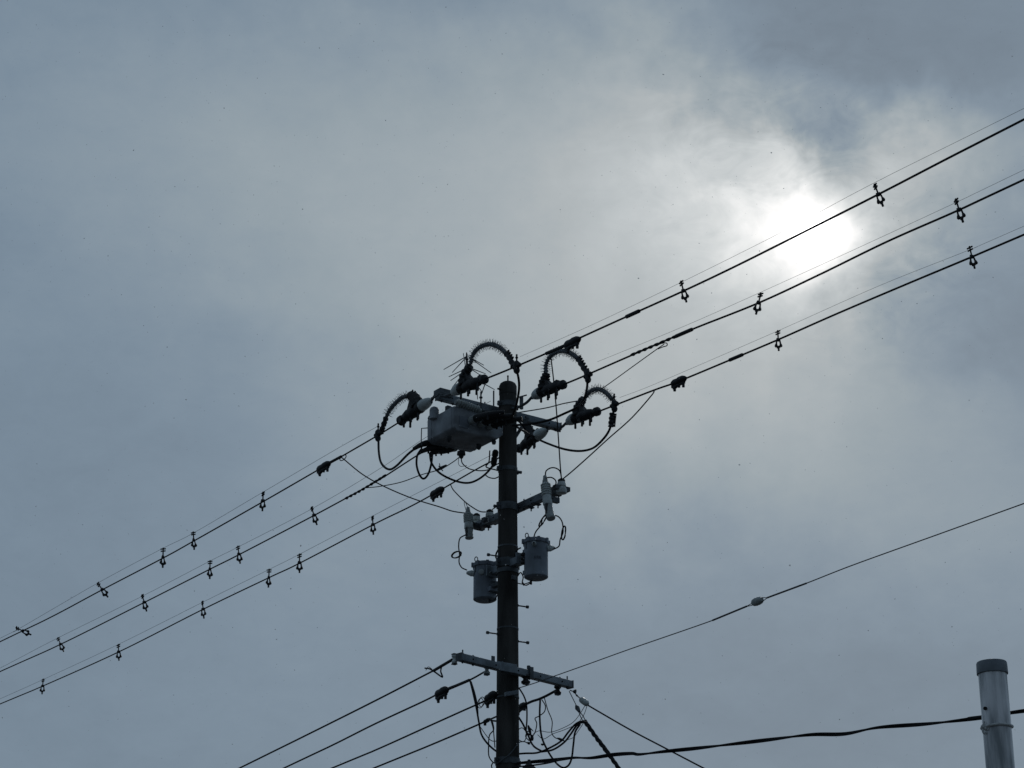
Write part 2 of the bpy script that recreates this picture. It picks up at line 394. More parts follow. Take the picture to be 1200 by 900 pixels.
T3 = tension(pW[3], [(664, 495.5), (674, 489.5)], [(664, 495), (659, 500), (653, 504.5)], [(672, 491), (702, 481.5)], [(678, 488), (677.5, 480), (680, 473), (684, 467)], 'rightmost strain insulator at the tip of the upper crossarm')
T4 = tension(pW[1], [(506, 468.5), (493, 476.5)], [(506, 469), (510, 463.5), (517, 462)], [(495, 475), (468, 494.5)], [(490, 477), (487.5, 470), (484, 465), (480.5, 463.5)], 'leftmost strain insulator beside the grey rectangular switch', 1.12)
T5 = tension(pW[3], [(641, 503.5), (629, 511)], [(642, 503), (647, 502), (652, 503)], [(631, 510), (606, 527)], [(624, 514), (621, 508), (619, 503), (618, 500)], 'strain insulator below the upper crossarm pointing back behind the pole')

# ------------------------------------------------------------------ jumpers with spiked arches
def spikes(path, ln=.05, step=.028, r=.0018, both=True):
    m = M(); acc = 0
    m.tube(path, .021, 10)
    for i in range(1, len(path) - 1):
        t = (path[i + 1] - path[i - 1]); acc += (path[i] - path[i - 1]).length
        if acc < step: continue
        acc = 0; x, y = frame(t); ph = random.random() * .5
        for k in range(9):
            q = ph + k * 2 * math.pi / 9; d = x * math.cos(q) + y * math.sin(q) + t.normalized() * random.uniform(-.15, .15)
            m.turn(path[i] + d * .015, path[i] + d * (.021 + ln * random.uniform(.75, 1)), [(0, r * 1.5), (1, r * .8)], 4)
        m.turn(path[i] - t.normalized() * .006, path[i] + t.normalized() * .006, [(0, .027), (1, .027)], 9)
    return m
def jumper(f, arch, sleeve, clampp, drop, label, stem=True, flip=1):
    root = thing('jumper_cable', clampp and f(*clampp) or drop[0], label, 'jumper cable', 'jumper cables with spiked arches')
    A = smooth(mp(f, arch), 14); spikes(A).build('spike_sleeve', NEED, root)
    s = M(); S_ = smooth(mp(f, sleeve), 6); n = len(S_); s.tube(S_, [.030 + .006 * math.sin(i * 1.7) for i in range(n)], 8)
    for i in range(1, n, 2):
        x, y = frame(S_[min(i + 1, n - 1)] - S_[i - 1]); s.rod(S_[i], S_[i] + y * flip * .052, .013, 6)
    s.build('sleeve', RUB, root)
    c = M(); p = f(*clampp); c.turn(p + Z * .06, p - Z * .09, [(0, .018), (.15, .036), (.4, .040), (.55, .030), (.75, .038), (.9, .03), (1, .014)], 10)
    c.rod(p - U * .055, p + U * .055, .028, 10)
    if stem: c.rod(p + Z * .05 , p + Z * .13, .009); c.ball(p + Z * .10, .017, 8); c.ball(p + Z * .13, .012, 8)
    c.build('tap_clamp', RUB, root)
    M().tube(smooth(drop, 8), .0135, 8).build('cable', WIRE, root)
    return root
B1 = plane(PC + U * .12, W)                       # front face of the switch
EY = -U * .56
def blend(pts, f0, f1):
    n = len(pts) - 1; return [f0(*p).lerp(f1(*p), i / n) for i, p in enumerate(pts)]
BACK = plane(PC - U * .46, W)
jumper(pW[1], [(480.5, 463.5), (470.5, 466.5), (458.5, 478), (452.5, 489)], [(452.5, 489), (449, 499), (446, 508)], (443, 509),
       blend([(443.5, 512), (444, 530), (447, 543), (455.5, 550), (464.5, 546), (479.5, 531), (496, 519)], pW[1], BACK), 'jumper cable looping down from the leftmost spiked arch to the switch', flip=-1)
jumper(pW[1], [(551.5, 427), (554, 416), (562, 407), (574, 403.5), (585, 407), (593, 414)], [(593, 414), (598, 421), (601.5, 430)], (605.5, 429),
       blend([(604.5, 432), (607, 440), (608.3, 450), (607.5, 462), (604, 478), (598, 490), (585, 497)], pW[1], plane(PC + U * .3, W)), 'jumper cable dropping past the pole cap from the topmost spiked arch')
jumper(pW[2], [(640, 438), (640, 427), (645.5, 417), (656, 411.5), (667, 413), (677, 420)], [(677, 420), (682, 428), (688, 438)], (689, 440),
       [*mp(pW[2], [(688, 443), (688, 453.5), (684.5, 467)]), *blend([(675.5, 477.5), (660.5, 485), (642.5, 492.5), (620, 497), (600, 498.5)], plane(PC + U * .9, W), plane(PC + U * .3, W))], 'jumper cable from the spiked arch just right of the pole, sweeping back leftwards', stem=False)
jumper(pW[3], [(686, 466), (692, 458.5), (701, 456), (710, 460), (717, 468)], [(717.5, 484), (716.5, 492), (715.8, 500)], (720, 474.5),
       [*mp(pW[3], [(719.5, 479), (717, 492), (714, 504), (706.5, 515), (695, 525), (680, 528.5), (662, 526.5), (642.5, 520), (627.5, 513)]), *mp(plane(PC + U * .2, W), [(605, 500)])], 'jumper cable hanging in a wide curve below the rightmost spiked arch')

# umbrella of thin rods over the topmost clamp
ub = thing('bird_spike', pW[1](547, 430), 'umbrella of long thin bird-deterrent rods beside the topmost spiked arch', 'bird deterrent')
m_ = M(); m_.turn(pW[1](547.5, 432), pW[1](546.8, 413), [(0, .022), (.2, .014), (.5, .012), (.55, .02), (.65, .012), (.9, .009), (1, .005)], 8); m_.build('mast', RUB, ub)
m_ = M()
for (ax, ay), (bx, by), dp in (((546, 418), (520, 433), .1), ((546, 419), (530, 436.5), -.1), ((544, 433), (526, 441.5), .15), ((544, 435), (528, 446), -.1), ((543, 438), (530, 454), .1),
        ((549, 418), (575.5, 437), -.15), ((549, 418), (567, 428), .2), ((553, 432), (569, 438), .2), ((553, 433), (565, 441), -.2), ((566, 449), (579.5, 456.5), -.1), ((560, 453), (565.5, 460), 0), ((559, 455), (559.6, 468), .1), ((568, 451), (563.5, 464), .2), ((546, 433), (543, 414), .12)):
    p, q = pW[1](ax, ay), pW[1](bx, by) ; d = V((0, dp, 0)); q2 = at(bx, by, q.y * .25 + p.y * .75 + dp)
    m_.tube([p, q2], [.0062, .0045], 5)
m_.build('rod', NEED, ub)

# arrester rods on the arm: steel upright and small brackets
for px, hgt in ((578.5, .14), (521, .05)):
    pass

# ------------------------------------------------------------------ pole-mounted switch
sw = thing('pole_switch', B1(560, 505), 'big grey rectangular switch tank hung under the upper crossarm', 'switch')
fr = mp(B1, [(532, 475), (532, 500), (537, 505), (583, 514.5), (590, 510), (590, 489)])
zb = [p + EY for p in fr]
t_ = M(); t_.rings([fr, zb]); t_.build('tank', TANK2, sw, .018)
rim = M()
for off in (.05, .46):
    q = [p - U * off for p in fr]; c0 = sum(q, V((0, 0, 0))) / 6
    rim.rings([[c0 + (p - c0) * 1.012 - U * dd for p in q] for dd in (0, .018)])
rim.build('flange', TANK2, sw, .003)
hb = M(); cc = ARM(514.5, 481); hb.turn(cc - Z * .075 - U * .1, cc + Z * .075 - U * .1, [(0, .055), (.75, .055), (.9, .045), (1, .02)], 16); hb.build('top_housing', TANK2, sw)
lift = M()
for q in (B1(534, 474) + EY * .95, B1(582, 516) + EY * .1): lift.turn(q - Z * .03, q + Z * .03, [(0, .02), (.5, .028), (1, .015)], 8)
lift.build('lifting_lug', STEELD, sw)
hl = M(); hp = plane(PC - U * .3 , W); hl.tube(mp(hp, [(501, 501.5), (494, 502), (493.6, 516), (494, 522)]), .006, 6); hl.build('operating_handle', STEELD, sw)
pl = M(); pf = lambda x, y: B1(x, y) + U * .004
a = mp(pf, [(538, 487), (538, 500), (549, 503), (549, 490.5)]); pl.rings([a, [p + U * .004 for p in a]]); pl.build('name_plate', TANK, sw)
for i, (px, py) in enumerate(((551, 493), (561.5, 496.5), (572, 500))):
    p = B1(px, py); d = (U + W * .1 - Z * .05).normalized()
    o = M().turn(p - d * .01, p + d * .12, [(0, .03), (.15, .045), (.5, .046), (.85, .036), (1, .03)], 14).build('bushing', PORCD, sw)
    e = p + d * .10; m_ = M(); q_ = smooth([e, e + d * .12, e + d * .24 + W * .05 + Z * .01, e + d * .33 + W * .13 + Z * .03], 5); m_.tube(q_, [.046 - .022 * (i_ / 15) ** 2 for i_ in range(len(q_))], 10)
    for j in range(3): m_.rod(e + d * (.05 + .08 * j), e + d * (.05 + .08 * j) - Z * .065, .014, 6)
    m_.build('bushing_boot', RUB, o)
bk = lambda x, y: BACK(x, y)
for i, (pts) in enumerate(([(512, 519), (503, 519), (494, 521), (485, 526)], [(520, 524), (511, 525), (502, 526), (492, 530)], [(530, 525), (519, 528), (511, 529), (504, 532)])):
    q = smooth(mp(bk, pts), 5); n = len(q)
    o = M().turn(q[0] + (q[0] - q[1]) * 1.5, q[1], [(0, .05), (.4, .05), (1, .04)], 12).build('bushing', PORCD, sw)
    m_ = M(); m_.tube(q, [.046 - .024 * (i_ / (n - 1)) ** 1.3 for i_ in range(n)], 10)
    for j in range(2, n - 2, 4): m_.rod(q[j], q[j] - Z * .055, .012, 6)
    m_.build('bushing_boot', RUB, o)
gl = M(); q = plane(PC - U * .05, W)(540.5, 534); gl.turn(q + Z * .05, q - Z * .03, [(0, .045), (.5, .05), (.55, .035), (1, .02)], 12); gl.build('cable_gland', RUB, sw)
for px, py in ((531, 512), (566, 521)):
    k = M(); q = B1(px, py) + EY * .15; k.turn(q + Z * .03, q - Z * .035, [(0, .03), (.6, .03), (1, .015)], 10); k.build('drain_fitting', RUB, sw)
hg = M()
for px in (541, 572):
    q = B1(px, 480) + EY * .5; hg.box(q + Z * .03, U, W, Z, .05, .05, .2)
hg.build('hanger', STEELD, sw)

# ribbed arrester lying under the arm
ar = thing('surge_arrester', B1(549, 478), 'pale ribbed insulator lying along the top of the rectangular switch', 'surge arrester')
p0, p1 = B1(533.5, 471) + Z * 0, B1(564, 481.5)
pr = [(0, .025)]
for i in range(9): t = .06 + i * .095; pr += [(t, .030), (t + .03, .047), (t + .055, .047), (t + .085, .030)]
M().turn(p0, p1, pr + [(1, .022)], 18).build('ribbed_body', PORCD, ar)
M().turn(p1, p1 + (p1 - p0) * .14, [(0, .03), (.8, .03), (1, .015)], 12).build('end_fitting', STEELD, ar)
m_ = M(); q = B1(563.5, 478); m_.rod(q - Z * .02, q + Z * .2, .009); m_.rod(q + Z * .12, q + Z * .135, .02, 8); m_.build('mounting_bolt', STEELD, ar)

# cable loops below the switch
jx = plane(PC - U * .3, W)
CG = 'black leads looping below the rectangular switch'
wire('switch_lead', mp(jx, [(493, 527), (489, 534), (488.3, 545), (491.5, 556), (496.5, 561), (502, 555), (505.5, 543), (506.8, 531)]), .0125, 'narrow hanging loop of black lead under the left end of the switch', 'cable', CG)
wire('switch_lead', mp(jx, [(503.5, 531), (506, 543), (515.5, 554.5), (532, 563), (547, 566), (559, 562.5), (571, 553.5), (578.5, 543), (581, 532)]), .0125, 'wide sagging black lead from switch underside towards the pole', 'cable', CG)
wire('switch_lead', mp(MID, [(540.5, 537), (542, 543), (549, 549), (561, 551.5), (572, 550.5), (581, 545), (590, 540)]), .007, 'thin black lead from the gland beneath the switch to the pole', 'cable', CG)
wire('switch_lead', mp(MID, [(537.5, 537), (537.2, 543), (540, 546.5), (547, 545.5)]), .0035, 'hair-thin grey curl hanging beneath the switch gland', 'cable', CG)
wire('switch_lead', mp(MID, [(574, 528), (573, 541), (569.5, 546.5), (574, 549), (582, 551), (590, 554)]), .008, 'short dark lead from the right end of the switch to the pole', 'cable', CG)
wire('switch_lead', mp(MID, [(568, 556), (573, 559.5), (580, 560.5), (586, 558), (592, 557)]), .007, 'small black lead curving under the switch and into the pole side', 'cable', CG)
cb = tag(M().turn(MID(581, 527), MID(578, 547), [(0, .02), (.1, .036), (.35, .038), (.42, .028), (.5, .038), (.85, .034), (1, .012)], 12).build('cable_boot', RUB), 'black rubber boot hanging between switch and pole', 'cable boot')

# thin tap wires round the pole
TG = 'thin tap wires fanning out around the pole'
wire('tap_wire', [pW[1](400, 536), *blend([(404, 539), (425, 556), (450, 570), (483, 584), (515, 594), (530, 599), (546, 601.5)], pW[1], MID)], .0075, 'thin wire slanting from top left conductor to the left cutout', 'wire', TG)
wire('tap_wire', blend([(430, 571.5), (445, 570), (470, 565), (495, 556), (516, 550), (530, 542), (538, 536)], pW[2], MID), .006, 'thin wire from middle left conductor up to the switch gland', 'wire', TG)
m_ = M(); q = plane(PC - U * .1, W); m_.tube(mp(q, [(512, 551), (517, 548.5), (523, 545.5)]), [.012, .02, .014]); m_.tube(mp(q, [(516, 549), (515, 543)]), .005); m_.tube(mp(q, [(514, 546), (519, 552)]), .006)
tag(m_.build('wire_connector', RUB), 'small black connector on the thin wire below the switch', 'connector')
wire('tap_wire', blend([(528, 568), (532, 575), (545, 588), (556, 596), (563, 599.5), (569, 600)], pW[3], MID), .0075, 'thin wire curving from lowest left conductor to the pin insulator', 'wire', TG)
wire('tap_wire', mp(MID, [(577, 597), (583, 593), (592, 587), (600, 584)]), .0065, 'short thin wire from the left pin insulator up behind the pole', 'wire', TG)
wire('tap_wire', blend([(645, 414), (647, 430), (649, 448), (652, 480), (654.5, 515), (656.5, 545), (658, 562)], pW[2], MID), .0075, 'near-vertical thin wire dropping from spiked arch to right pin insulator', 'wire', TG)
wire('tap_wire', blend([(767, 457.5), (763, 464), (740, 490), (713, 514), (690, 535), (672, 551), (660, 561)], pW[3], MID), .0075, 'thin wire slanting from lowest right conductor to right pin insulator', 'wire', TG)
wire('tap_wire', blend([(778, 403.5), (770, 409), (745, 427), (706, 455), (693, 462)], pW[2], pW[3]), .0055, 'thin wire from middle right conductor down to the rightmost arch', 'wire', TG)
wire('tap_wire', mp(pW[2], [(770, 405), (775, 402.6), (781, 402), (781.5, 405), (777, 406.5), (771, 409)]), .0055, 'tiny open curl of wire on the middle right conductor', 'wire', TG)
wire('tap_wire', blend([(604, 484), (640, 478), (660, 473), (676, 470)], ARM, pW[3]), .007, 'straight thin wire from pole side to the rightmost arch foot', 'wire', TG)
m_ = M(); c0 = pW[1](402, 536.5); m_.tube([c0 + U * math.cos(q) * .075 + Z * (math.sin(q) * .03) + U * .0 for q in [k * .52 for k in range(12)]], .006, 6, True)
tag(m_.build('wire_loop', WIRE), 'tiny wire ring tied on the top left conductor', 'wire loop')
for px, py in ((595, 484),):
    m_ = M(); q = plane(PC + U * .16, W); m_.tube(smooth(mp(q, [(583, 492), (596, 488), (608, 494), (616, 503)]), 6), .011, 7)
    tag(m_.build('jumper_lead', WIRE), 'black lead crossing the pole front just below its cap', 'cable')

# ------------------------------------------------------------------ pin insulators and cutouts on the middle arm
def armp(px): q = MID(px, 600); q.z = zM; return q
def pin(px, py, label):
    f = MARM; top = f(px, py); base = armp(px) ; base.z = zM + .03
    base = V((top.x, top.y, zM + .03)) 
    r = thing('pin_insulator', base, label, 'insulator', 'pin insulators on the middle crossarm')
    M().turn(top - Z * .12, top + Z * .05, [(0, .03), (.05, .058), (.25, .062), (.4, .055), (.48, .040), (.55, .052), (.75, .048), (.9, .035), (1, .02)], 20).build('porcelain', PORC, r)
    M().turn(top + Z * .02, top + Z * .062, [(0, .042), (.6, .042), (1, .02)], 12).build('cap', RUB, r)
    m_ = M(); m_.turn(base - Z * .05, top - Z * .10, [(0, .03), (.5, .028), (1, .024)], 12); m_.box(base - Z * .03, U, W, Z, .06, .2, .05); m_.build('pin', STEELD, r)
    return r
pin(658, 567, 'white pin insulator on the right tip of the middle crossarm')
pin(574, 603, 'small pin insulator on the middle crossarm just left of the pole')
pin(558.5, 607.5, 'pin insulator at the left tip of the middle crossarm beside the cutout')
def cutout(axis, label):
    f = MID; (a, b, c, d) = [f(*p) + (OFF * .0) for p in axis]
    r = thing('fuse_cutout', a, label, 'fuse cutout', 'porcelain fuse cutouts on the middle crossarm')
    pr = [(0, .026), (.05, .040)]
    for i in range(5): t = .10 + i * .10; pr += [(t, .042), (t + .02, .058), (t + .05, .058), (t + .07, .042)]
    pr += [(.62, .05), (.95, .055), (1, .048)]
    M().turn(b, c, pr, 20).build('porcelain_body', PORC, r)
    M().turn(c, d, [(0, .035), (.08, .05), (.5, .042), (.55, .047), (.9, .043), (.91, .052), (1, .046)], 16).build('fuse_tube', PORCD, r)
    M().turn(a, b, [(0, .010), (.1, .02), (.55, .024), (.7, .03), (1, .034)], 12).build('terminal_cover', PORCD, r)
    m_ = M(); q = b.lerp(c, .7); m_.box(q + OFF * .45, W, U, Z, .16, .05, .06); m_.rod(q - U * .06 + OFF * .3, q + U * .06 + OFF * .3, .012); m_.build('bracket', STEELD, r)
    m_ = M(); m_.box(c.lerp(d, .3) + (U * .3 - W).normalized() * .035, U, W, Z, .03, .03, .12); m_.build('contact', RUB, r)
    return r
cutout([(638.5, 557), (639, 565), (642, 592), (646, 608)], 'tall white fuse cutout on the right end of the middle crossarm')
cutout([(548.5, 594), (548.5, 601), (549.5, 620), (550, 631)], 'white ribbed fuse cutout at the left end of the middle crossarm')
m_ = M(); m_.tube(smooth(mp(MID, [(547, 601), (544, 590), (545, 588.5), (547, 592), (549, 599)]), 5), .004, 6); tag(m_.build('wire_loop', WIRE), 'slim upright wire hairpin above the left fuse cutout', 'wire loop')
LG = 'black leads joining cutouts and transformers'
wire('lead_wire', mp(MID, [(639, 558), (640, 552), (645, 548.5), (651, 548.5), (656, 552), (658, 560)]), .0075, 'arched lead from right cutout top to the pin insulator', 'wire', LG)
wire('lead_wire', mp(MID, [(640, 560), (646, 559.5), (651, 563), (651, 568), (646, 572)]), .0075, 'small curled lead beside the right cutout body', 'wire', LG)
wire('lead_wire', mp(MID, [(651, 604), (655, 606), (658.5, 611), (659.8, 618), (659.5, 625), (656.5, 632), (655, 640), (649, 643.5)]), .0075, 'outer lead curving from right cutout to the side bushing of the right transformer', 'wire', LG)
wire('lead_wire', mp(MID, [(642, 603), (636, 607), (634, 615), (628, 623), (625.5, 630), (624, 637)]), .0075, 'inner lead from right cutout to the front bushing of the right transformer', 'wire', LG)
wire('lead_wire', mp(MID, [(545, 627), (539, 631), (537.5, 640), (538.5, 650), (538, 659), (541, 665), (547, 668)]), .0075, 'lead from left cutout to the left transformer side bushing', 'wire', LG)
def coil(c, rx, rz, k, tilt, label, n=3, f=MID):
    m_ = M(); pts = []
    for i in range(n * 16):
        q = 2 * math.pi * i / 16; x, z = rx * math.cos(q), rz * math.sin(q)
        pts.append(f(*c) + U * (x * math.cos(tilt) - z * math.sin(tilt)) / .62 + Z * (x * math.sin(tilt) + z * math.cos(tilt)) + W * .006 * (i / 16 - n / 2))
    m_.tube(pts, k, 6); return tag(m_.build('wire_coil', WIRE), label, 'wire coil', 'small coils in the transformer leads')
coil((535, 650), .062, .036, .007, -.2, 'small oval coil in the lead left of the left transformer')
coil((660.5, 624.5), .022, .076, .0065, -.15, 'slim upright coil in the outer lead by the right transformer', 2)
coil((636.5, 609.5), .022, .072, .0065, -.75, 'slim slanted coil in the lead just under the right cutout', 2)

# ------------------------------------------------------------------ transformers
def transformer(cx, ytop, ybot, rad, label, leftside):
    c = MID(cx, ytop); b = MID(cx, ybot); c = V((c.x, c.y, c.z)); b = V((c.x, c.y, b.z)); H = (c.z - b.z)
    r = thing('pole_transformer', b, label, 'transformer', 'cylindrical pole transformers')
    k = M(); k.turn(b, c, [(0, rad * .9), (.012, rad * .97), (.03, rad), (.05, rad * .985), (.93, rad * .985), (.96, rad)], 40); k.build('tank', TANK, r)
    k = M(); k.turn(c - Z * .045, c + Z * .02, [(0, rad * 1.0), (.05, rad * 1.075), (.5, rad * 1.085), (.62, rad * 1.03), (.75, rad), (.92, rad * .6), (1, .02)], 40)
    for i in range(8):
        q = i * math.pi / 4 + .2; p = c + V((math.cos(q), math.sin(q), 0)) * rad * 1.09 - Z * .02; k.box(p, V((-math.sin(q), math.cos(q), 0)), V((math.cos(q), math.sin(q), 0)), Z, .03, .025, .05)
    k.build('lid', TANK, r)
    sx = -1 if leftside else 1
    e = V((c.x, c.y, 0)) ; front = V((0, -1, 0))
    # lifting eye
    p = b + V((-.75 * rad, -.55 * rad, 0)) + Z * (H - .05)
    k = M(); k.box(p - Z * .01, RT, front, Z, .03, .02, .12); k.tube([p + Z * .085 + RT * math.cos(q) * .018 + Z * math.sin(q) * .028 for q in [i * .7 for i in range(9)]], .006, 6, True)
    k.build('lifting_eye', STEELD, r)
    # side bushing
    z = H - (.12 if leftside else .10)
    p = b + RT * sx * rad * .95 + Z * z - V((0, .02, 0)); q = p + RT * sx * .085 + Z * .01
    k = M(); k.turn(p, q, [(0, .036), (.25, .034), (.3, .038), (.7, .026), (1, .014)], 14); k.build('bushing', PORC, r)
    # front bushings
    lst = ((-.15, H - .08, .026, .07),) if not leftside else ((-.28, H - .135, .033, .03), (.42, H - .15, .020, .07))
    for fx, zz, rr, ln in lst:
        yy = -math.sqrt(1 - fx * fx) * rad; p = b + V((fx * rad, yy * .97, zz)); d = V((fx * .4, -1, -.15)).normalized()
        k = M(); k.turn(p, p + d * ln, [(0, rr), (.4, rr * 1.05), (.5, rr * .8), (.6, rr * 1.0), (.85, rr * .9), (1, rr * .55)], 14); k.build('bushing', PORCD, r)
        if rr < .03:
            k = M(); k.rod(p + d * ln, p + d * (ln + .025), .009); k.build('terminal', RUB, r)
    if not leftside:
        for i in range(3):
            p = b + V((-rad * .96, -.03, H - .17 - .045 * i)); k = M(); k.turn(p, p - RT * .04 - Z * .005, [(0, .024), (.5, .026), (1, .012)], 10); k.build('low_voltage_bushing', RUB, r)
        k = M()                                   # painted rating mark (illegible in the photo)
        for i, (dx, dz, w, h) in enumerate(((-.028, 0, .020, .040), (0, .004, .018, .034), (.028, .002, .020, .040))):
            fx = .12 + dx / rad; p = b + V((fx * rad, -math.sqrt(1 - fx * fx) * rad * .993, H * .45 + dz))
            n = V((fx, -math.sqrt(1 - fx * fx), 0)); t = V((-n.y, n.x, 0))
            k.box(p + Z * h * .4, t, n, Z, w, .006, .006); k.box(p, t, n, Z, w, .006, .006); k.box(p - t * w * .4, t, n, Z, .006, .005, h * .7); k.box(p + t * w * .4 - Z * h * .2, t, n, Z, .006, .005, h * .5)
        k.build('rating_mark', STENC, r)
    else:
        k = M(); p = b + V((rad * .86, -rad * .5, H * .30)); k.box(p, RT, front, Z, .10, .10, .13); k.build('terminal_box', STEELD, r, .01)
    k = M(); side = U if leftside else -U
    for zz in (.78, .22): k.box(b + side * (rad + .02) + Z * H * zz, side, W, Z, .06, .10, .05)
    k.build('mounting_lug', TANK, r)
    k = M(); p = b + V((0, 0, .0)); k.turn(p - Z * .008, p + Z * .006, [(0, rad * .80), (.3, rad * .86), (1, rad * .86)], 36); k.build('base_ring', TANK, r)
    k = M(); k.rod(b + side * rad * .7 + Z * .005, b + side * rad * .7 - Z * .05, .012); k.tube(smooth([b + side * rad * .7 - Z * .03, b + side * (rad + .06) - Z * .035, b + side * (rad + .13) + Z * .02], 5), .007, 6); k.build('earth_terminal', RUB, r)
    return r
transformer(628, 633.5, 677.5, .135, 'higher blue-grey cylindrical transformer right of the pole', False)
transformer(568.5, 661, 703.5, .135, 'lower blue-grey cylindrical transformer left of the pole', True)
fq = plane(PC + U * .15, W)
wire('low_voltage_lead', blend([(610, 642), (606, 645), (602, 656), (604, 664)], MID, fq), .009, 'black lead behind the right transformer against the pole', 'wire', LG)
wire('low_voltage_lead', mp(MID, [(584, 644), (581.5, 649), (581.5, 654), (586, 657)]), .010, 'black lead curling beside the pole above the left transformer', 'wire', LG)
wire('low_voltage_lead', mp(MID, [(607, 683.5), (613, 684.5), (619, 683), (624, 680)]), .006, 'thin lead below the right transformer running to the pole', 'wire', LG)
wire('low_voltage_lead', mp(MID, [(606, 676), (610, 671), (613, 676), (612, 683), (614, 686)]), .007, 'short crumpled lead between the pole and the right transformer base', 'wire', LG)
# wires strapped to the pole front
q = M(); q.tube(smooth([PC + V((math.cos(a) * (prad(4.4) + .006), math.sin(a) * (prad(4.4) + .006), at(595, py, 23.87).z)) for a, py in ((-.5, 868), (-.9, 874), (-1.4, 884), (-1.9, 890), (-2.4, 894))], 6), .006, 6)
tag(q.build('strapped_lead', STEELD), 'thin pale lead running slantwise across the lower pole face', 'wire')

# ------------------------------------------------------------------ low-voltage lines and the lower arm
LV = 'four low-voltage wires descending to the left'
lw1 = wire('service_line', line(pL[1], [(532, 772), (526.5, 775), (515.5, 782), (500, 790), (440, 821), (360, 861), (283, 899)], 0, 8), .0102, 'uppermost low-voltage wire leaving the left tip of the lower crossarm', 'power line', LV)
lw2 = wire('service_line', line(pL[2], [(570, 786), (550, 797), (524, 807), (500, 820), (440, 848), (390, 873), (333, 900)], 0, 8), .0102, 'second low-voltage wire, with a lumpy black cover left of the pole', 'power line', LV)
lw3 = wire('service_line', line(pL[3], [(583, 813), (569, 821), (540, 834), (500, 852), (440, 879), (387, 901)], 0, 8), .0102, 'third low-voltage wire, ending in a black clamp against the pole', 'power line', LV)
lw4 = wire('service_line', line(pL[4], [(590, 836), (571, 844.5), (540, 858), (500, 875), (436, 901)], 0, 8), .0102, 'lowest low-voltage wire descending left from the pole', 'power line', LV)
M().tube(mp(pL[1], [(530, 773), (508, 786)]), .017).build('grip_sleeve', RUB, lw1)
M().tube(mp(pL[2], [(550, 797), (524, 808)]), .017).build('grip_sleeve', RUB, lw2)
cover(lw2, *mp(pL[2], [(511, 814.5), (525, 807)]), r=.045); cover(lw3, *mp(pL[3], [(569, 820.5), (581.5, 812)]), r=.045)
cover(lw4, *mp(pL[4], [(567, 846), (574, 842.5)]), r=.02, nubs=1)
m_ = M(); m_.tube(smooth(mp(pL[1], [(498, 783), (504, 784), (511, 788.5), (518.5, 793.5), (516.5, 787), (517.5, 781)]), 5), .009, 6); m_.tube(smooth(mp(pL[1], [(499, 785.5), (502, 781.5), (506, 784)]), 5), .004, 6)
tag(m_.build('wire_tail', WIRE), 'bent spare wire tail crossing the uppermost low-voltage wire', 'wire')
def spool(f, px, py, label, r=.035, m=PORCD):
    c = f(px, py); o = thing('spool_insulator', c, label, 'insulator', 'spool insulators on the lower crossarm')
    k = M(); k.turn(c - Z * .045, c + Z * .045, [(0, r), (.2, r * 1.05), (.4, r * .6), (.6, r * .6), (.8, r * 1.05), (1, r)], 14); k.build('spool', m, o)
    k = M(); k.rod(c - Z * .06, c + Z * .065, .008); k.box(c + Z * .055, U, W, Z, .05, .05, .01); k.box(c - Z * .055, U, W, Z, .05, .05, .01); k.build('clevis', STEELD, o)
    return o
spool(pL[1], 532.5, 772.5, 'pale spool insulator at the left tip of the lower crossarm', .03, PORC)
spool(pL[2], 570.5, 785, 'dark spool insulator under the lower crossarm left of the pole')
spool(LOW, 616, 796, 'dark spool insulator clamped under the crossarm just right of the pole', .05, RUB)
spool(pL[5], 653.5, 808.5, 'dark spool insulator under the right tip of the lower crossarm', .04, RUB)
m_ = M(); c = LOW(619.5, 789.5); m_.box(c + U * .05, W, U, Z, .05, .02, .13); m_.rod(c + Z * .05, c + Z * .09, .02); c = LOW(576, 779); m_.box(c + U * .03 + Z * .04, W, U, Z, .04, .015, .10)
m_.build('arm_clamp', STEELD, pole)
m_ = M(); c = PC - W * .05 + U * .14; z = at(590, 811, 23.8).z; m_.box(V((c.x, c.y, z)), (W * .9 + Z * .25), U, Z, .16, .05, .05); m_.build('wall_bracket', STEEL, pole, .005)
m_ = M(); a = LOW(579, 780); b = LOW(604, 786); m_.box((a + b) / 2 + U * .047, W, U, Z, .26, .012, .10); m_.build('arm_plate', STEEL, pole, .003)

# the lead going back from the right tip and its cover
lw5 = wire('service_line', mp(pL[5], [(652, 809), (640, 815.5), (631, 819.5), (622, 822.5), (611, 828), (598, 836)]), .015, 'thick black wire running back from right crossarm tip behind the pole', 'power line')
cover(lw5, *mp(pL[5], [(605, 831), (617, 825)]), r=.036, nubs=2)

# right side span wires
rp = plane(V((PC.x, PC.y, 0)), (at(1200, 592, 17.2) - PC).normalized().to_2d().to_3d())
sp = wire('span_wire', line(rp, [(607, 806.5), (625, 801), (642, 795), (690, 778), (740, 760), (835, 727), (875, 710.5)]), .0052, 'long thin wire rising right from the lower crossarm up to an egg insulator', 'wire', None, THIN)
sp2 = wire('span_wire', line(rp, [(899, 700.5), (945, 683.5), (1000, 662), (1100, 626), (1200, 590)], 0, 6), .0052, 'thin wire continuing right from the egg insulator', 'wire', None, THIN)
M().tube(mp(rp, [(835, 727), (875, 710.5)]), .009).build('grip', THIN, sp); M().tube(mp(rp, [(899, 700.5), (945, 683.5)]), .0085).build('grip', THIN, sp2)
eg = thing('egg_insulator', rp(887, 705), 'grey egg insulator midway along the long thin wire on the right', 'insulator')
a, b = rp(880.5, 707.5), rp(894.5, 702); k = M(); k.turn(a.lerp(b, .1), a.lerp(b, .9), [(0, .02), (.15, .034), (.4, .040), (.5, .032), (.6, .040), (.85, .034), (1, .02)], 16); k.build('porcelain', PORCD, eg)
